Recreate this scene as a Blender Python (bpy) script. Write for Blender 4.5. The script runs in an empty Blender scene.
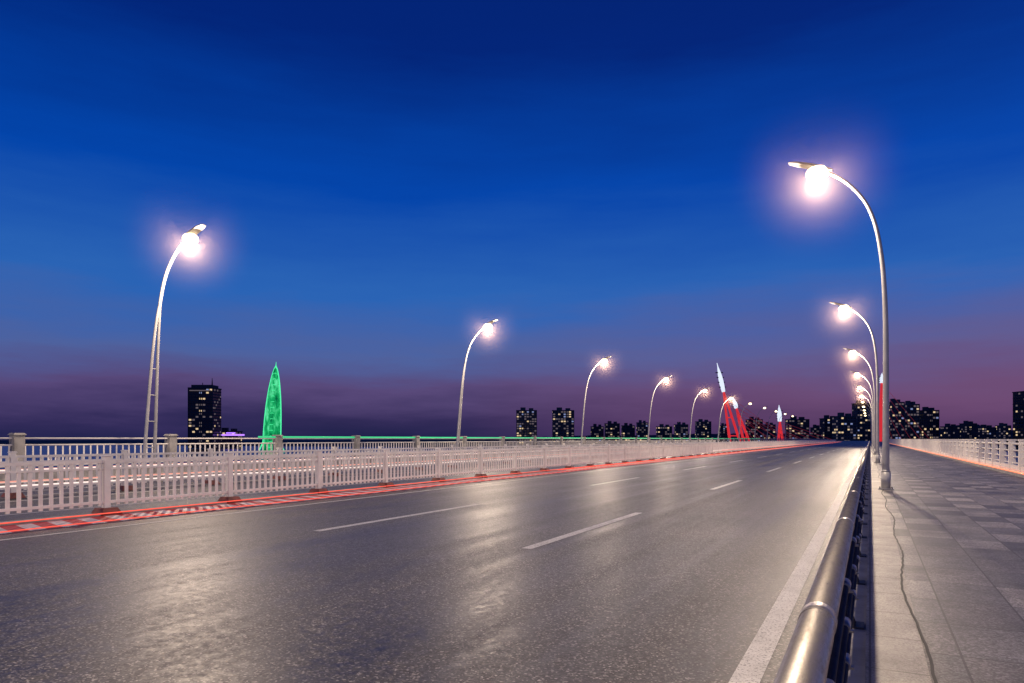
import bpy, math, random
from mathutils import Vector, Matrix
random.seed(7)
S=bpy.context.scene
S.view_settings.view_transform='Standard'
S.view_settings.look='None'
S.view_settings.exposure=0
TH=math.radians(27.66); F=683.0; CH=1.75; HY=439.0
def P(px,Z,z=0.0):
    r=(px-512)/F*Z
    return Vector((r*math.cos(TH)-Z*math.sin(TH), r*math.sin(TH)+Z*math.cos(TH), z))
def zat(py,Z): return CH+(HY-py)/F*Z

# ------------------------------------------------ materials
def newmat(name):
    m=bpy.data.materials.new(name); m.use_nodes=True
    nt=m.node_tree; b=nt.nodes['Principled BSDF']; return m,nt,b
def N(nt,t,**k):
    n=nt.nodes.new(t)
    for a,v in k.items(): setattr(n,a,v)
    return n
def noise(nt,vec,scale,detail=4,rough=.6):
    n=N(nt,'ShaderNodeTexNoise'); n.inputs['Scale'].default_value=scale
    n.inputs['Detail'].default_value=detail; n.inputs['Roughness'].default_value=rough
    nt.links.new(vec,n.inputs['Vector']); return n.outputs['Fac']
def ramp(nt,fac,stops):
    r=N(nt,'ShaderNodeValToRGB'); e=r.color_ramp.elements
    while len(e)<len(stops): e.new(.5)
    for i,(p,c) in enumerate(stops):
        e[i].position=p; e[i].color=(c[0],c[1],c[2],1) if not isinstance(c,(int,float)) else (c,c,c,1)
    nt.links.new(fac,r.inputs['Fac']); return r.outputs['Color']
def mapping(nt,vec,scale):
    m=N(nt,'ShaderNodeMapping'); m.inputs['Scale'].default_value=scale
    nt.links.new(vec,m.inputs['Vector']); return m.outputs['Vector']
def mul(nt,a,b,fac=1.0,mode='MULTIPLY'):
    m=N(nt,'ShaderNodeMix',data_type='RGBA',blend_type=mode)
    m.inputs[0].default_value=fac
    nt.links.new(a,m.inputs[6]); nt.links.new(b,m.inputs[7]); return m.outputs[2]
def bump(nt,b,h,s,d=.01):
    n=N(nt,'ShaderNodeBump'); n.inputs['Strength'].default_value=s; n.inputs['Distance'].default_value=d
    nt.links.new(h,n.inputs['Height']); nt.links.new(n.outputs['Normal'],b.inputs['Normal'])
def simple(name,col,rough=.6,metal=0,var=.25,scale=3.0,bs=0.0):
    m,nt,b=newmat(name)
    tc=N(nt,'ShaderNodeTexCoord').outputs['Object']
    f=noise(nt,tc,scale,5)
    lo=[c*(1-var) for c in col]; hi=[min(1,c*(1+var)) for c in col]
    nt.links.new(ramp(nt,f,[(.3,lo),(.7,hi)]),b.inputs['Base Color'])
    b.inputs['Roughness'].default_value=rough; b.inputs['Metallic'].default_value=metal
    if bs: bump(nt,b,noise(nt,tc,60,3),bs)
    return m
def emis(name,col,st,samp=False):
    m,nt,b=newmat(name)
    b.inputs['Base Color'].default_value=(*[c*.5 for c in col],1)
    b.inputs['Emission Color'].default_value=(*col,1); b.inputs['Emission Strength'].default_value=st
    if not samp: m.cycles.emission_sampling='NONE'
    return m

def asphalt():
    m,nt,b=newmat('asphalt'); tc=N(nt,'ShaderNodeTexCoord').outputs['Object']
    vo=N(nt,'ShaderNodeTexVoronoi'); vo.inputs['Scale'].default_value=62; nt.links.new(tc,vo.inputs['Vector'])
    sv=N(nt,'ShaderNodeSeparateColor'); nt.links.new(vo.outputs['Color'],sv.inputs[0])
    grain=sv.outputs[0]
    mid=noise(nt,tc,9,6,.8)
    big=noise(nt,tc,.3,5,.6)
    streak=noise(nt,mapping(nt,tc,(1.5,.03,1)),1.0,5,.65)
    c=ramp(nt,grain,[(.0,(.014,.013,.013)),(.5,(.043,.040,.039)),(.85,(.095,.088,.082)),(.97,(.30,.28,.26))])
    c=mul(nt,c,ramp(nt,mid,[(.38,.55),(.62,1.45)]))
    c=mul(nt,c,ramp(nt,big,[(.35,.7),(.65,1.25)]))
    c=mul(nt,c,ramp(nt,streak,[(.35,.62),(.62,1.25)]))
    v=N(nt,'ShaderNodeTexVoronoi',feature='DISTANCE_TO_EDGE'); v.inputs['Scale'].default_value=.13
    w=N(nt,'ShaderNodeVectorMath',operation='ADD')
    nn=N(nt,'ShaderNodeTexNoise'); nn.inputs['Scale'].default_value=.8; nn.inputs['Detail'].default_value=5
    nt.links.new(tc,nn.inputs['Vector']); nt.links.new(tc,w.inputs[0]); nt.links.new(nn.outputs['Color'],w.inputs[1])
    nt.links.new(w.outputs[0],v.inputs['Vector'])
    c=mul(nt,c,ramp(nt,v.outputs['Distance'],[(.0,.4),(.005,1.0)]),.5)
    nt.links.new(c,b.inputs['Base Color'])
    r=mul(nt,ramp(nt,streak,[(.35,.39),(.65,.56)]),ramp(nt,mid,[(.38,.8),(.62,1.15)]))
    nt.links.new(r,b.inputs['Roughness'])
    bump(nt,b,mul(nt,grain,mid,.5,'ADD'),.5,.007)
    return m
def paint():
    m,nt,b=newmat('road_paint'); tc=N(nt,'ShaderNodeTexCoord').outputs['Object']
    f=noise(nt,tc,45,5,.7); g=noise(nt,tc,3,4)
    c=ramp(nt,f,[(.40,(.16,.15,.15)),(.46,(.68,.67,.64)),(.7,(.84,.83,.80))])
    c=mul(nt,c,ramp(nt,g,[(.3,.75),(.6,1.0)]))
    nt.links.new(c,b.inputs['Base Color']); b.inputs['Roughness'].default_value=.6
    bump(nt,b,f,.3,.01); return m
def paving():
    m,nt,b=newmat('paving_tiles'); tc=N(nt,'ShaderNodeTexCoord').outputs['Object']
    br=N(nt,'ShaderNodeTexBrick'); br.offset=0; br.squash=1
    br.inputs['Scale'].default_value=1; br.inputs['Brick Width'].default_value=.6; br.inputs['Row Height'].default_value=1.0
    br.inputs['Mortar Size'].default_value=.009
    br.inputs['Color1'].default_value=(1.2,1.2,1.2,1); br.inputs['Color2'].default_value=(.42,.42,.45,1); br.inputs['Mortar'].default_value=(.18,.17,.16,1)
    nt.links.new(tc,br.inputs['Vector'])
    ck=N(nt,'ShaderNodeTexChecker'); ck.inputs['Scale'].default_value=1
    ck.inputs['Color1'].default_value=(.13,.125,.125,1); ck.inputs['Color2'].default_value=(.22,.205,.195,1)
    nt.links.new(mapping(nt,tc,(1/.6,1/1.0,0)),ck.inputs['Vector'])
    c=mul(nt,ck.outputs['Color'],br.outputs['Color'])
    vo=N(nt,'ShaderNodeTexVoronoi'); vo.inputs['Scale'].default_value=70; nt.links.new(tc,vo.inputs['Vector'])
    sv=N(nt,'ShaderNodeSeparateColor'); nt.links.new(vo.outputs['Color'],sv.inputs[0])
    c=mul(nt,c,ramp(nt,sv.outputs[0],[(0,.4),(.6,1.0),(1,1.9)]))
    c=mul(nt,c,ramp(nt,noise(nt,tc,.9,7,.75),[(.35,.45),(.65,1.4)]))
    nt.links.new(c,b.inputs['Base Color']); b.inputs['Roughness'].default_value=.5
    bump(nt,b,br.outputs['Fac'],-.5,.006); return m
def edging():
    m,nt,b=newmat('granite_edging'); tc=N(nt,'ShaderNodeTexCoord').outputs['Object']
    br=N(nt,'ShaderNodeTexBrick'); br.offset=0
    br.inputs['Scale'].default_value=1; br.inputs['Brick Width'].default_value=2; br.inputs['Row Height'].default_value=.9
    br.inputs['Mortar Size'].default_value=.008
    br.inputs['Color1'].default_value=(1,1,1,1); br.inputs['Color2'].default_value=(.8,.8,.8,1); br.inputs['Mortar'].default_value=(.3,.28,.26,1)
    nt.links.new(tc,br.inputs['Vector'])
    c=mul(nt,ramp(nt,noise(nt,tc,70,4,.85),[(.38,(.17,.155,.14)),(.62,(.52,.48,.44))]),br.outputs['Color'])
    c=mul(nt,c,ramp(nt,noise(nt,tc,1.3,7,.7),[(.3,.45),(.65,1.1)]))
    nt.links.new(c,b.inputs['Base Color']); b.inputs['Roughness'].default_value=.55
    return m
def steel():
    m,nt,b=newmat('brushed_steel'); tc=N(nt,'ShaderNodeTexCoord').outputs['Object']
    f=noise(nt,mapping(nt,tc,(10,2.0,10)),3,8,.75)
    nt.links.new(ramp(nt,f,[(.3,(.22,.21,.19)),(.7,(.56,.53,.50))]),b.inputs['Base Color'])
    nt.links.new(ramp(nt,f,[(.35,.50),(.65,.27)]),b.inputs['Roughness'])
    b.inputs['Metallic'].default_value=.8; bump(nt,b,noise(nt,tc,120,3),.12,.003); return m
def water():
    m,nt,b=newmat('water'); tc=N(nt,'ShaderNodeTexCoord').outputs['Object']
    b.inputs['Base Color'].default_value=(.006,.01,.022,1); b.inputs['Roughness'].default_value=.22
    bump(nt,b,noise(nt,mapping(nt,tc,(1,1,1)),.6,5),.5,.4); return m
M_asph=asphalt(); M_paint=paint(); M_pav=paving(); M_edge=edging(); M_steel=steel(); M_water=water()
M_conc=simple('concrete',(.30,.29,.28),.8,0,.3,2.5,.3)
M_white=simple('white_fence_paint',(.84,.81,.75),.5,0,.12,2.0)
M_lamp=simple('lamp_paint',(.42,.42,.43),.45,.2,.15,2.0)
M_head=simple('luminaire_paint',(.16,.16,.17),.5,0,.15,2.0)
M_dark=simple('dark_steel',(.06,.06,.07),.5,.6,.3,4)
M_foot=simple('post_foot_paint',(.22,.07,.05),.6,0,.4,6)
M_shadr=simple('shadow_stripe_red',(.62,.07,.05),.5,0,.3,6)  # stripe colours imitate picket shadows on the kerb in red light
M_shadw=simple('shadow_stripe_white',(.78,.70,.66),.5,0,.25,6)
M_crack=simple('tar_joint',(.015,.015,.015),.7)
M_bulb=emis('lamp_glass',(1,.78,.45),5)
M_red=emis('tail_light_trail',(1,.10,.06),1.2)
M_pink=emis('soft_trail',(1,.42,.32),.8)
M_wht=emis('headlight_trail',(1,.80,.72),1.1)
M_org=emis('orange_trail',(1,.30,.16),1.2)
M_green=emis('green_led',(.05,.9,.35),.5)

class MB:
    def __init__(s): s.v=[];s.f=[];s.m=[];s.mats=[];s.sm=[]
    def mi(s,mat):
        if mat not in s.mats: s.mats.append(mat)
        return s.mats.index(mat)
    def face(s,pts,mat,sm=False):
        o=len(s.v); s.v+= [tuple(p) for p in pts]; s.f.append(tuple(range(o,o+len(pts)))); s.m.append(s.mi(mat)); s.sm.append(sm)
    def box(s,x0,x1,y0,y1,z0,z1,mat,taper=1.0):
        cx,cy=(x0+x1)/2,(y0+y1)/2; t=taper
        pts=[(x0,y0,z0),(x1,y0,z0),(x1,y1,z0),(x0,y1,z0)]
        pts+=[(cx+(x-cx)*t,cy+(y-cy)*t,z1) for x,y,_ in pts]
        o=len(s.v); s.v+=pts; k=s.mi(mat)
        for q in [(0,3,2,1),(4,5,6,7),(0,1,5,4),(1,2,6,5),(2,3,7,6),(3,0,4,7)]:
            s.f.append(tuple(o+i for i in q)); s.m.append(k); s.sm.append(False)
    def tube(s,path,rads,mat,n=12,cap=True):
        path=[Vector(p) for p in path]
        if not isinstance(rads,(list,tuple)): rads=[rads]*len(path)
        o=len(s.v); k=s.mi(mat); up=Vector((0,1,0.01)).normalized()
        for i,p in enumerate(path):
            d=(path[min(i+1,len(path)-1)]-path[max(i-1,0)]).normalized()
            u=up if abs(d.dot(up))<.95 else Vector((1,0,0))
            a=d.cross(u).normalized(); b=d.cross(a).normalized()
            for j in range(n):
                t=2*math.pi*j/n; s.v.append(tuple(p+(a*math.cos(t)+b*math.sin(t))*rads[i]))
        for i in range(len(path)-1):
            for j in range(n):
                s.f.append((o+i*n+j,o+i*n+(j+1)%n,o+(i+1)*n+(j+1)%n,o+(i+1)*n+j)); s.m.append(k); s.sm.append(True)
        if cap:
            e=o+(len(path)-1)*n
            s.f.append(tuple(o+j for j in range(n))[::-1]); s.m.append(k); s.sm.append(False)
            s.f.append(tuple(e+j for j in range(n))); s.m.append(k); s.sm.append(False)
    def ball(s,c,rx,ry,rz,mat,n=20,m=10):
        o=len(s.v); k=s.mi(mat)
        for i in range(m+1):
            ph=math.pi*i/m-math.pi/2
            for j in range(n):
                a=2*math.pi*j/n; s.v.append((c[0]+rx*math.cos(ph)*math.cos(a),c[1]+ry*math.cos(ph)*math.sin(a),c[2]+rz*math.sin(ph)))
        for i in range(m):
            for j in range(n):
                s.f.append((o+i*n+j,o+i*n+(j+1)%n,o+(i+1)*n+(j+1)%n,o+(i+1)*n+j)); s.m.append(k); s.sm.append(True)
    def obj(s,name,parent=None,loc=(0,0,0)):
        me=bpy.data.meshes.new(name); me.from_pydata(s.v,[],s.f)
        for m in s.mats: me.materials.append(m)
        me.polygons.foreach_set('material_index',s.m); me.polygons.foreach_set('use_smooth',s.sm)
        me.update(); ob=bpy.data.objects.new(name,me); S.collection.objects.link(ob)
        ob.location=loc
        if parent: ob.parent=parent
        return ob
def empty(name,loc=(0,0,0),rz=0):
    e=bpy.data.objects.new(name,None); S.collection.objects.link(e); e.location=loc; e.rotation_euler=(0,0,rz); return e
def sheet(name,x0,x1,y0,y1,z,mat):
    b=MB(); b.face([(x0,y0,z),(x1,y0,z),(x1,y1,z),(x0,y1,z)],mat)
    return b.obj(name)

Y0,Y1=-60,760
# ------------------------------------------------ setting
sheet('water',-7000,7000,-3000,9000,-9,M_water)
g=MB(); M_ground=simple('land',(.03,.032,.03),.9,0,.4,.02)
g.face([(-7000,Y1-30,-8.6),(7000,Y1-30,-8.6),(7000,9000,-8.6),(-7000,9000,-8.6)],M_ground); 
d=MB(); d.box(-33.2,6.7,Y0,Y1,-1.4,-.03,M_conc)
d.obj('bridge_deck')
sheet('road',-29.3,-.28,Y0,Y1,0,M_asph)
k=MB(); k.box(-.28,-.03,Y0,Y1,-.02,.135,M_conc); k.obj('kerb')
k=MB(); k.box(-29.6,-29.3,Y0,Y1,-.02,.16,M_conc); k.box(-33.1,-29.6,Y0,Y1,-.02,.45,M_conc); k.obj('pavement')
k=MB(); k.box(-.03,.36,Y0,Y1,-.02,.15,M_edge)
k.obj('stone_edging')
k=MB(); k.box(.36,5.6,Y0,Y1,-.02,.146,M_pav); k.obj('pavement')
k=MB(); k.box(5.6,5.85,Y0,Y1,-.02,.25,M_conc); k.box(5.85,6.65,Y0,Y1,-.02,.2,M_conc);k.obj('kerb')
c=MB(); pts=[]
y=.4
while y<60:
    x=.37+.035*math.sin(y*1.3)+.03*math.sin(y*.47+1)+random.uniform(-.008,.008)
    pts.append((x,y)); y+=.18
for (xa,ya),(xb,yb) in zip(pts,pts[1:]):
    w=.011
    c.face([(xa-w,ya,.156),(xa+w,ya,.156),(xb+w,yb,.156),(xb-w,yb,.156)],M_crack)
c.obj('pavement_joint')
mk=MB()
def strip(x,w,a,b,z=.004):
    mk.face([(x-w/2,a,z),(x+w/2,a,z),(x+w/2,b,z),(x-w/2,b,z)],M_paint)
strip(-.80,.2,Y0,Y1); strip(-13.3,.12,Y0,Y1); strip(-28.6,.15,Y0,Y1); strip(-17.6,.15,Y0,Y1)
for i in range(-3,40):
    a=9.75+14.4*i
    for x in(-4.85,-9.3,-21.3,-25): strip(x,.18,a,a+6)
mk.obj('lane_markings')
# under the fence: picket shadows and red light painted as red / white stripes
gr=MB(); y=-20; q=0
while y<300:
    m=M_shadr if q%2 else M_shadw
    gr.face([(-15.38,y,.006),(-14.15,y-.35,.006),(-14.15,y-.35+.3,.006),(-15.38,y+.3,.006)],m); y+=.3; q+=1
gr.obj('picket_shadow_strip')

def picket_fence(X,d0,sp,n,pitch,name,h=1.27):
    e=empty(name)
    b=MB(); L0=d0-sp*4; L1=d0+sp*n
    for i in range(-4,n+1):
        y=d0+sp*i
        b.box(X-.07,X+.07,y-.07,y+.07,0,h+.08,M_white); b.box(X-.095,X+.095,y-.095,y+.095,h+.08,h+.11,M_white,taper=.8)
    b.obj('posts',e)
    b=MB()
    for i in range(-4,n+1):
        y=d0+sp*i
        b.box(X-.22,X+.26,y-.24,y+.24,.014,.17,M_foot,taper=.7)
    b.obj('feet',e)
    b=MB()
    for z,t in((h-.04,.035),(h-.2,.022),(.30,.03)): b.box(X-.03,X+.03,L0,L1,z-t,z+t,M_white)
    b.obj('rails',e)
    b=MB(); y=L0+.1
    while y<min(L1,200):
        if abs(((y-d0)/sp)-round((y-d0)/sp))*sp>.09: b.box(X-.018,X+.018,y-.036,y+.036,.22,h-.06,M_white)
        y+=pitch
    b.obj('pickets',e)
    b=MB(); b.box(X-.2,X+.2,L0,L1,.0,.05,M_conc); b.obj('plinth',e)
picket_fence(-15.6,9.6,3.42,110,.21,'picket_fence')
picket_fence(-22.4,11.0,3.42,100,.24,'picket_fence')

e=empty('bridge_railing')
b=MB(); 
for i in range(-2,90):
    y=8.5+7.0*i; X=-31.2
    b.box(X-.2,X+.2,y-.2,y+.2,.45,1.92,M_conc); b.box(X-.25,X+.25,y-.25,y+.25,1.92,2.0,M_conc,taper=.75)
b.obj('stone_posts',e)
b=MB()
for z in(1.78,1.5,1.0,.62): b.tube([(-31.2,-20,z),(-31.2,640,z)],.035,M_white,8)
y=-10
while y<160:
    b.box(-31.215,-31.185,y-.03,y+.03,.6,1.5,M_white); y+=.3
b.obj('rails',e)
b=MB(); b.box(-31.16,-31.14,28,230,1.82,1.92,M_green); b.obj('led_strip',e)

e=empty('bridge_railing')
b=MB(); X=6.2
for i in range(-6,120):
    y=2.0+2.6*i
    b.box(X-.2,X+.12,y-.10,y+.10,.2,1.66,M_white,taper=.8); b.box(X-.2,X+.14,y-.13,y+.13,1.66,1.74,M_white)
b.obj('posts',e)
b=MB()
for z,r in((1.52,.055),(1.2,.035),(.9,.035),(.6,.035)): b.tube([(X,-20,z),(X,360,z)],r,M_white,8)
b.box(X-.14,X+.14,-20,360,.2,.5,M_white)
b.obj('rails',e)

e=empty('guard_rail'); X=-.165
b=MB(); 
b.tube([(X,-3,1.10),(X,260,1.10)],.06,M_steel,28)
b.obj('top_rail',e)
b=MB()
for i in range(-1,90):
    y=-.4+3.0*i
    b.tube([(X,y,1.10),(X,y+.10,1.10)],.063,M_steel,28)
b.obj('rail_sleeves',e)
b=MB()
for z in(.86,.62,.40): b.tube([(X+.03,-3,z),(X+.03,260,z)],.024,M_dark,14)
b.obj('lower_rails',e)
b=MB()
for i in range(-1,130):
    y=.6+2.0*i
    pf=[(X-.03,.15,.09),(X-.07,.35,.06),(X-.07,.6,.045),(X-.04,.85,.045),(X,1.045,.05)]
    for dy in(-.055,.045):
        for (xa,za,wa),(xb,zb,wb) in zip(pf,pf[1:]):
            q=[(xa-wa,y+dy,za),(xa+wa,y+dy,za),(xb+wb,y+dy,zb),(xb-wb,y+dy,zb)]
            q2=[(p[0],p[1]+.012,p[2]) for p in q]
            b.face(q,M_dark); b.face(q2[::-1],M_dark)
            b.face([q[0],q[3],q2[3],q2[0]],M_dark); b.face([q[1],q2[1],q2[2],q[2]],M_dark)
    b.box(X-.11,X+.12,y-.1,y+.11,.135,.152,M_dark)
    for z in(.86,.62,.40):
        b.tube([(X+.03,y-.09,z),(X+.03,y+.09,z)],.034,M_steel,12)
        b.box(X-.06,X+.08,y-.02,y+.02,z-.035,z-.022,M_steel)
    b.box(X-.05,X+.05,y-.09,y+.1,1.03,1.043,M_steel)
b.obj('plate_posts',e)

# ------------------------------------------------ street lamps
prof=[(0,0),(0,2.5),(0.0,4.2),(.01,5.4),(.05,6.5),(.12,7.4),(.28,8.4),(.56,9.2),(1.0,9.83),(1.43,10.22),(1.9,10.52),(2.15,10.62)]
def sm_path():
    pts=[Vector((a,0,h)) for a,h in prof]; out=[]
    for i in range(len(pts)-1):
        p0=pts[max(i-1,0)];p1=pts[i];p2=pts[i+1];p3=pts[min(i+2,len(pts)-1)]
        for k in range(4):
            t=k/4
            out.append(.5*((2*p1)+(-p0+p2)*t+(2*p0-5*p1+4*p2-p3)*t*t+(-p0+3*p1-3*p2+p3)*t**3))
    out.append(pts[-1]); return out
path=sm_path()
def me_of(b,name):
    o=b.obj(name); me=o.data; bpy.data.objects.remove(o); return me
# halo added around each lit lamp for its glow: scattering volume whose density fades to zero outwards
RM=3.0
mh=bpy.data.materials.new('lamp_halo'); mh.use_nodes=True; nt=mh.node_tree
nt.nodes.remove(nt.nodes['Principled BSDF']); vs=N(nt,'ShaderNodeVolumeScatter'); vs.inputs['Color'].default_value=(1,.74,.66,1)
tc=N(nt,'ShaderNodeTexCoord').outputs['Object']
ln=N(nt,'ShaderNodeVectorMath',operation='LENGTH'); nt.links.new(tc,ln.inputs[0])
mr=N(nt,'ShaderNodeMapRange'); mr.inputs['From Min'].default_value=0; mr.inputs['From Max'].default_value=RM; mr.inputs['To Min'].default_value=1; mr.inputs['To Max'].default_value=0
nt.links.new(ln.outputs['Value'],mr.inputs['Value'])
pw=N(nt,'ShaderNodeMath',operation='POWER'); nt.links.new(mr.outputs[0],pw.inputs[0]); pw.inputs[1].default_value=2.0
mm=N(nt,'ShaderNodeMath',operation='MULTIPLY'); nt.links.new(pw.outputs[0],mm.inputs[0]); mm.inputs[1].default_value=.016
nt.links.new(mm.outputs[0],vs.inputs['Density'])
nt.links.new(vs.outputs[0],nt.nodes['Material Output'].inputs['Volume'])
def lamp_meshes(split):
    out={}
    lean=(lambda z:.085*z) if split else (lambda z:0)
    ox=lean(10.5)
    b=MB()
    if split:
        for sgn in(-1,1):
            q=[]; r=[]
            for p in path:
                w=.36*max(0,1-p.z/7.6)**.75
                q.append(p+Vector((lean(p.z)-.16*max(0,1-p.z/7.6)*sgn,sgn*w+sgn*.02,0))); r.append(.08-.03*p.z/10.6)
            b.tube(q,r,M_lamp,12)
        for z in(1.2,2.4,3.6,4.8):
            w=.36*max(0,1-z/7.6)**.75; u=.16*(1-z/7.6); b.tube([(lean(z)+u,-w,z),(lean(z)-u,w,z)],.025,M_lamp,8)
    else:
        b.tube(path,[.105-.055*p.z/10.6 for p in path],M_lamp,20)
        b.tube([(0,0,0),(0,0,.55)],.135,M_lamp,20); b.box(-.22,.22,-.22,.22,0,.03,M_lamp)
        b.tube([(0,0,.55),(0,0,.62)],[.135,.10],M_lamp,20)
        for sx in(-1,1):
            for sy in(-1,1): b.tube([(.17*sx,.17*sy,.03),(.17*sx,.17*sy,.07)],.02,M_dark,6)
    out['pole']=me_of(b,'pole')
    h=MB(); secs=[(1.55,.07,.05),(1.75,.17,.07),(2.2,.21,.09),(2.65,.20,.07),(2.88,.12,.035)]; n=16
    rings=[]
    for a,w,t in secs:
        z=10.55+(a-1.9)*.36
        rr=[]
        for j in range(n):
            cc,ss=math.cos(2*math.pi*j/n),math.sin(2*math.pi*j/n)
            cc=math.copysign(abs(cc)**.5,cc); ss=math.copysign(abs(ss)**.5,ss) if ss>0 else ss*.15
            rr.append((ox+a-.36*ss*t,w*cc,z+t*ss))
        rings.append(rr)
    for r0,r1 in zip(rings,rings[1:]):
        for j in range(n): h.face([r0[j],r0[(j+1)%n],r1[(j+1)%n],r1[j]],M_head,True)
    h.face(rings[0],M_head); h.face(rings[-1][::-1],M_head)
    out['luminaire']=me_of(h,'luminaire')
    g=MB(); g.ball((ox+2.0,0,10.42),.36,.32,.25,M_bulb)
    out['lamp_glass']=me_of(g,'lamp_glass')
    return out
LM={True:lamp_meshes(True),False:lamp_meshes(False)}
g=MB(); g.ball((0,0,0),RM,RM,RM,mh,32,16); HALO=me_of(g,'halo_volume')
LD=bpy.data.lights.new('lamp_light','POINT'); LD.energy=4300; LD.color=(1,.77,.56); LD.shadow_soft_size=.2
def street_lamp(X,Y,z,rz,split,light=True):
    e=empty('street_lamp',(X,Y,z),rz); ax=2.0+(.085*10.5 if split else 0)
    for n,me in LM[split].items():
        o=bpy.data.objects.new(n,me); S.collection.objects.link(o); o.parent=e
    if light:
        o=bpy.data.objects.new('light',LD); S.collection.objects.link(o); o.parent=e; o.location=(ax,0,10.0)
        if Y>5:
            o=bpy.data.objects.new('halo_volume',HALO); S.collection.objects.link(o); o.parent=e; o.location=(ax,0,10.35)
for i in range(-1,11): street_lamp(.45,24.8+26.5*i,.15,math.pi,False,i<6)
for i in range(-1,11): street_lamp(-29.45,20.1+26.5*i,.16,0,True,i<6)

def trail(name,items,y0,y1):
    b=MB()
    for x,z,r,m in items: b.tube([(x,y0,z),(x,y1,z)],r,m,6)
    return b.obj(name)
trail('light_trail',[(-15.3,.07,.012,M_red),(-14.05,.05,.010,M_red)],-20,420)
trail('light_trail',[(-15.0,.08,.02,M_red),(-14.5,.07,.02,M_pink)],34,420)
trail('light_trail',[(-14.0,.55,.02,M_red),(-13.4,.62,.015,M_pink),(-14.9,.5,.02,M_wht)],75,420)
trail('light_trail',[(-18.2,.62,.02,M_wht),(-19.4,.66,.02,M_pink),(-20.2,.6,.014,M_wht),(-25.5,.7,.02,M_wht),(-27.0,.66,.02,M_pink)],-20,420)
trail('light_trail',[(5.68,.30,.035,M_org),(5.9,.34,.012,M_pink)],-20,300)

# ------------------------------------------------ skyline
M_wlit=emis('window_lit',(1,.72,.38),.8); M_wlit2=emis('window_dim',(.8,.6,.5),.14); M_wcool=emis('window_cool',(.5,.6,1),.4)
M_wdark=simple('window_dark',(.01,.012,.02),.15,0,.2,.1)
FAC=[simple('facade_a',(.07,.06,.065),.8,0,.2,.05),simple('facade_b',(.12,.10,.095),.8,0,.2,.05),simple('facade_c',(.05,.05,.06),.8,0,.2,.05)]
GZ=-8.6
def building(name,px,Z,wpx,top,fac,depth=None,lit=.25,crown=0,rot=None,floorh=3.2):
    w=wpx/F*Z; h=zat(top,Z)-GZ; dp=depth or w*.7
    c=P(px,Z); r=TH if rot is None else rot
    e=empty(name,(c.x,c.y,GZ),r)
    b=MB(); b.box(-w/2,w/2,-dp/2,dp/2,0,h,fac)
    nf=max(2,int(h/floorh)); fh=h/nf
    b.obj('walls',e)
    s=MB()
    for i in range(1,nf,2): s.box(-w/2-.35,w/2+.35,-dp/2-.35,dp/2+.35,i*fh-.2,i*fh+.12,fac)
    nb=max(2,int(w/9))
    for i in range(nb+1):
        x=-w/2+w*i/nb; s.box(x-.4,x+.4,-dp/2-.6,-dp/2,0,h-.01,fac)
    s.obj('ledges',e)
    wn=MB(); nx=max(3,int(w/3.4)); ny=max(2,int(dp/3.6))
    for i in range(nf):
        z0=i*fh+.8; z1=(i+1)*fh-.7
        for j in range(nx):
            t=random.random(); m=M_wlit if t<lit*.22 else M_wlit2 if t<lit else M_wcool if t<lit*1.1 else M_wdark
            x=-w/2+(j+.5)*w/nx; q=.36*w/nx
            wn.face([(x-q,-dp/2-.05,z0),(x+q,-dp/2-.05,z0),(x+q,-dp/2-.05,z1),(x-q,-dp/2-.05,z1)],m)
        for j in range(ny):
            for sx in(-1,1):
                t=random.random(); m=M_wlit if t<lit*.22 else M_wlit2 if t<lit else M_wdark
                y=-dp/2+(j+.5)*dp/ny; q=.33*dp/ny; X=sx*(w/2+.05)
                wn.face([(X,y-q*sx,z0),(X,y+q*sx,z0),(X,y+q*sx,z1),(X,y-q*sx,z1)],m)
    wn.obj('windows',e)
    rf=MB(); rf.box(-w/2-.5,w/2+.5,-dp/2-.5,dp/2+.5,h,h+1.0,fac)
    if crown==0:
        rf.box(-w*.3,-w*.05,-dp*.2,dp*.2,h+1,h+5,fac); rf.box(w*.12,w*.34,-dp*.2,dp*.2,h+1,h+4,fac)
    if crown==1:
        rf.box(-w*.42,w*.42,-dp*.4,dp*.4,h+1,h+4,fac); rf.tube([(w*.3,0,h+4),(w*.3,0,h+12)],[.8,.3],fac,8); rf.tube([(-w*.1,0,h+4),(-w*.1,0,h+7)],.4,fac,6)
        rf.box(-w*.44,w*.44,-dp*.5-.8,-dp*.5-.6,h-3,h-2,M_wlit2)
    rf.obj('roof',e)
    return e
building('office_tower',205,760,24,389,FAC[2],depth=22,lit=.22,crown=1)
building('apartment_building',526.5,980,20,411,FAC[1],depth=14,lit=.4)
building('apartment_building',563,980,21,411,FAC[1],depth=14,lit=.4)
for px,w,t,z in[(229,22,432,800),(597,12,427,1100),(612,14,424,1150),(628,12,426,1120),(642,10,423,1180),(664,14,427,1150),(681,12,425,1100),(703,14,422,1180),(724,8,426,1200),(754,14,420,1050),(769,10,425,1150),(797,20,420,900),(816,8,428,1000)]:
    building('low_rise_building',px,z,w,t,random.choice(FAC),depth=12,lit=.3)
building('apartment_building',829,900,14,419,FAC[2],depth=14,lit=.3)
building('apartment_building',844,780,18,417,FAC[1],depth=14,lit=.3)
building('apartment_building',861,900,13,404,FAC[1],depth=14,lit=.3)
building('apartment_building',895,800,12,403,FAC[1],depth=13,lit=.4)
building('apartment_building',910,820,12,405,FAC[1],depth=13,lit=.4)
building('apartment_building',928,840,15,411,FAC[2],depth=13,lit=.35)
for px,w,t,z in[(950,14,427,1000),(968,12,424,1050),(986,14,428,1000),(1003,10,426,1100)]:
    building('low_rise_building',px,z,w,t,random.choice(FAC),depth=12,lit=.25)
building('apartment_building',1040,760,36,392,FAC[2],lit=.1)
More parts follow.
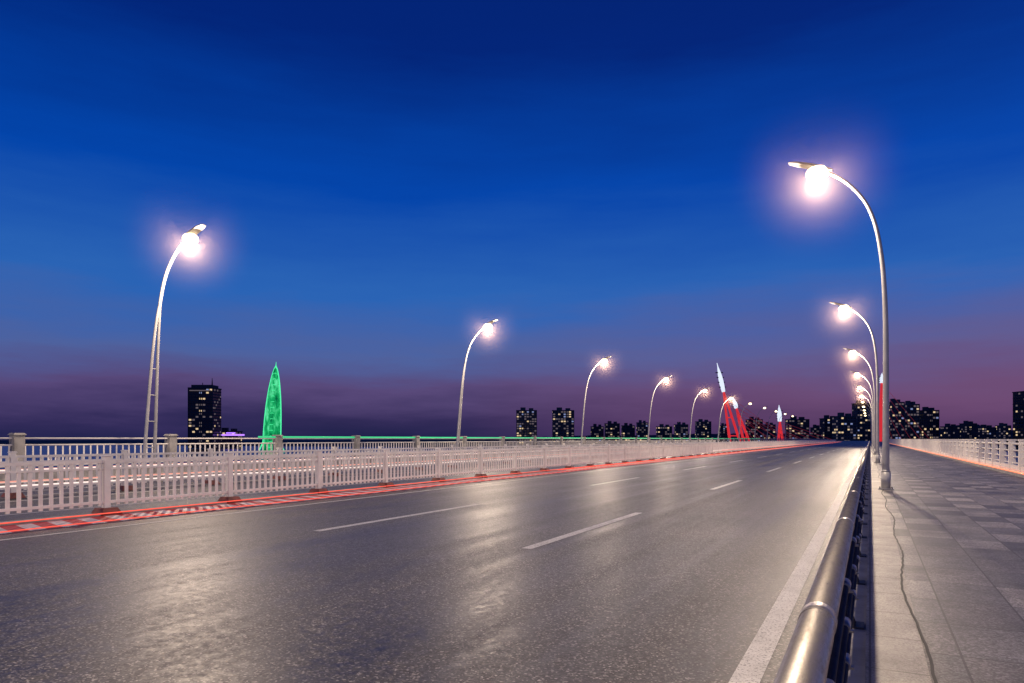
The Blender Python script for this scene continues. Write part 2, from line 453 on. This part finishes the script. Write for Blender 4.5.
M_sign=emis('neon_sign',(.45,.2,1),1.6)
b=MB(); c=P(233,780)
w=13; b.box(-w,w,-.3,.3,7.5,9.3,M_sign); b.box(-w*.6,w*.2,-.3,.3,10,11.3,M_sign); b.box(-w*.8,-w*.78,-.2,.2,-8,7.4,M_dark);b.box(w*.78,w*.8,-.2,.2,-8,7.4,M_dark)
o=b.obj('neon_sign'); o.location=(c.x,c.y,-2.0); o.rotation_euler=(0,0,TH)
pts=[(-400,1),(-100,3),(300,3),(480,5),(600,8),(700,10),(800,10),(870,12),(935,14),(950,18),(975,19),(1000,16),(1015,13),(1100,12),(1500,10)]
Zh=1500
top=[]
for (xa,ha),(xb,hb) in zip(pts,pts[1:]):
    n=max(2,int((xb-xa)/3))
    for i in range(n):
        t=i/n; t2=t*t*(3-2*t); top.append((xa+(xb-xa)*t,(ha+(hb-ha)*t2)+random.uniform(-.6,.6)))
for (xa,ha),(xb,hb) in zip(top,top[1:]):
    a0=P(xa,Zh-120,GZ);b0=P(xb,Zh-120,GZ);a1=P(xa,Zh,GZ+ha/F*Zh+ .0);b1=P(xb,Zh,GZ+hb/F*Zh);a2=P(xa,Zh+400,GZ);b2=P(xb,Zh+400,GZ)
    g_=None
    g.v if False else None
    pass
gg=MB(); gg.face([(-7000,Y1-30,-8.6),(7000,Y1-30,-8.6),(7000,9000,-8.6),(-7000,9000,-8.6)],M_ground); gg.obj('ground')
hl=MB()
for (xa,ha),(xb,hb) in zip(top,top[1:]):
    a0=P(xa,Zh-120,GZ+.05);b0=P(xb,Zh-120,GZ+.05);a1=P(xa,Zh,GZ+ha/F*Zh);b1=P(xb,Zh,GZ+hb/F*Zh);a2=P(xa,Zh+400,GZ+.05);b2=P(xb,Zh+400,GZ+.05)
    hl.face([a0,b0,b1,a1],M_ground); hl.face([a1,b1,b2,a2],M_ground)
hl.obj('hills')

M_gr,nt,bb=newmat('green_floodlit'); tc=N(nt,'ShaderNodeTexCoord').outputs['Object']
cc=ramp(nt,noise(nt,mapping(nt,tc,(.25,.25,.10)),1,5),[(.35,(.0,.12,.03)),(.5,(.01,.50,.13)),(.66,(.15,1,.45))])
nt.links.new(cc,bb.inputs['Emission Color']); bb.inputs['Emission Strength'].default_value=.8; bb.inputs['Base Color'].default_value=(.02,.3,.1,1); M_gr.cycles.emission_sampling='NONE'
M_grb=emis('green_rib_light',(.10,1,.42),1.0)
Zg=560; c=P(273,Zg); e=empty('green_sail_tower',(c.x,c.y,GZ),TH)
H=zat(366,Zg)-GZ; b=MB(); n=30
def halfw(t): return 7.2*max(0,(1-t**2.4))**.72
def xc(t): return -1.2+3.6*(t**1.3)
for i in range(n):
    t0=i/n; t1=(i+1)/n
    for sgn in(-1,1):
        def pt(t,k): 
            hw=halfw(t); a=k*math.pi/2
            return (xc(t)+hw*math.sin(a), sgn*(-3.2*math.cos(a))*max(0,1-t)**.4, t*H)
        for k in range(6):
            u0=-1+2*k/6; u1=-1+2*(k+1)/6
            b.face([pt(t0,u0),pt(t0,u1),pt(t1,u1),pt(t1,u0)],M_gr,True)
b.obj('shell',e)
b=MB()
for sgn in(-1,1):
    b.tube([(xc(i/n)+sgn*halfw(i/n),0,i/n*H) for i in range(n+1)],.5,M_grb,8)
for i in range(1,n,2):
    t=i/n; b.tube([(xc(t)-halfw(t),-.5,t*H),(xc(t),-3.5*(1-t)**.4,t*H+1.2),(xc(t)+halfw(t),-.5,t*H)],.16,M_grb,6)
for sgn in(-1,1): b.tube([(-1.2+sgn*6.6,0,9),(-1.2+sgn*10.5,0,0)],.5,M_grb,8)
b.tube([(xc(1),0,H-.5),(xc(1)+.2,0,H+3.5)],[.4,.12],M_grb,6)
b.obj('ribs',e)

M_pr=emis('pylon_red_light',(1,.04,.05),.6); M_pw=emis('pylon_white_light',(.80,.88,1),1.0); M_cab=emis('cable_light',(.6,.06,.08),.25)
def pylon(px_top,py_top,px_base,Z,wb,frac=.3):
    c=P(px_base,Z); e=empty('bridge_pylon',(c.x,c.y,-9),TH)
    H=zat(py_top,Z)+9; lean=(px_top-px_base)/F*Z; w=wb/F*Z; s=Z/350
    hz=H*(1-frac)
    b=MB()
    for sg in(-1,1):
        pts=[]; r=[]
        for i in range(9):
            t=i/8; zz=hz*t; pts.append((lean*(zz/H)+sg*w/2*(1-t)**.9,sg*.8*(1-t),zz)); r.append((.8-.3*t)*s)
        b.tube(pts,r,M_pr,10)
    for t in(.35,.62,.82):
        zz=hz*t; q=w/2*(1-t)**.9; b.box(lean*t*(1-frac)-q,lean*t*(1-frac)+q,-.4,.4,zz-.3,zz+.3,M_pr)
    b.obj('legs',e)
    b=MB(); pts=[];r=[]
    for i in range(9):
        t=i/8; zz=hz+(H-hz)*t; pts.append((lean*zz/H,0,zz)); r.append((.9+.6*math.sin(math.pi*min(1,t*1.1))-.8*t)*s)
    b.tube(pts,[max(.15,q) for q in r],M_pw,10)
    for i in range(1,5):
        zz=hz+(H-hz)*i/6; b.box(lean*zz/H-1.8*s,lean*zz/H+1.8*s,-.4,.4,zz-.25,zz+.25,M_dark)
    b.obj('spire',e)
    b=MB()
    for i in range(6):
        zz=hz*(.6+.4*i/5)
        b.tube([(lean*zz/H,0,zz),(lean*.1+(5+5.0*i)*s,6,9)],.08*s,M_cab,5)
    b.obj('cables',e)
pylon(717,363,739,360,14,.30)
pylon(733,397,750,520,8,.2)
pylon(779,405,781,560,7,.35)
pylon(882,373,879,420,4,.12)

# ------------------------------------------------ world
W=bpy.data.worlds.new('World'); S.world=W; W.use_nodes=True; nt=W.node_tree; bg=nt.nodes['Background']
tc=N(nt,'ShaderNodeTexCoord').outputs['Generated']
sep=N(nt,'ShaderNodeSeparateXYZ'); nt.links.new(tc,sep.inputs[0])
nz=noise(nt,mapping(nt,tc,(2.0,2.0,14)),1.6,6,.6)
ma=N(nt,'ShaderNodeMath',operation='MULTIPLY_ADD'); nt.links.new(nz,ma.inputs[0]); ma.inputs[1].default_value=.09; 
sb=N(nt,'ShaderNodeMath',operation='SUBTRACT'); nt.links.new(sep.outputs['Z'],sb.inputs[0]); sb.inputs[1].default_value=.045
nt.links.new(sb.outputs[0],ma.inputs[2])
col=ramp(nt,ma.outputs[0],[(0,(.014,.016,.07)),(.03,(.032,.025,.10)),(.07,(.095,.064,.19)),(.12,(.075,.120,.34)),(.20,(.022,.125,.46)),(.34,(.0,.058,.40)),(.50,(.0,.018,.19)),(1,(.001,.006,.07))])
dot=N(nt,'ShaderNodeVectorMath',operation='DOT_PRODUCT'); nt.links.new(tc,dot.inputs[0]); dot.inputs[1].default_value=(.25,.97,-.1)
f1=ramp(nt,dot.outputs['Value'],[(.68,0),(1,.85)])
f2=ramp(nt,ma.outputs[0],[(.0,.5),(.05,.9),(.22,0)])
ff=mul(nt,f1,f2)
mx=N(nt,'ShaderNodeMix',data_type='RGBA'); nt.links.new(ff,mx.inputs[0]); nt.links.new(col,mx.inputs[6]); mx.inputs[7].default_value=(.17,.07,.18,1)
sky=N(nt,'ShaderNodeTexSky',sky_type='NISHITA'); sky.sun_disc=False; sky.sun_elevation=math.radians(-4); sky.sun_rotation=math.radians(20)
sm=N(nt,'ShaderNodeMix',data_type='RGBA',blend_type='ADD'); sm.inputs[0].default_value=.05
nt.links.new(mx.outputs[2],sm.inputs[6]); nt.links.new(sky.outputs[0],sm.inputs[7])
nt.links.new(sm.outputs[2],bg.inputs['Color']); bg.inputs['Strength'].default_value=1.0

cam=bpy.data.cameras.new('camera'); co=bpy.data.objects.new('camera',cam); S.collection.objects.link(co)
co.location=(0,0,CH); co.rotation_euler=(math.radians(90),0,TH)
cam.sensor_width=36; cam.lens=F/1024*36; cam.shift_y=(HY-341.5)/1024; cam.clip_start=.05; cam.clip_end=20000
S.camera=co
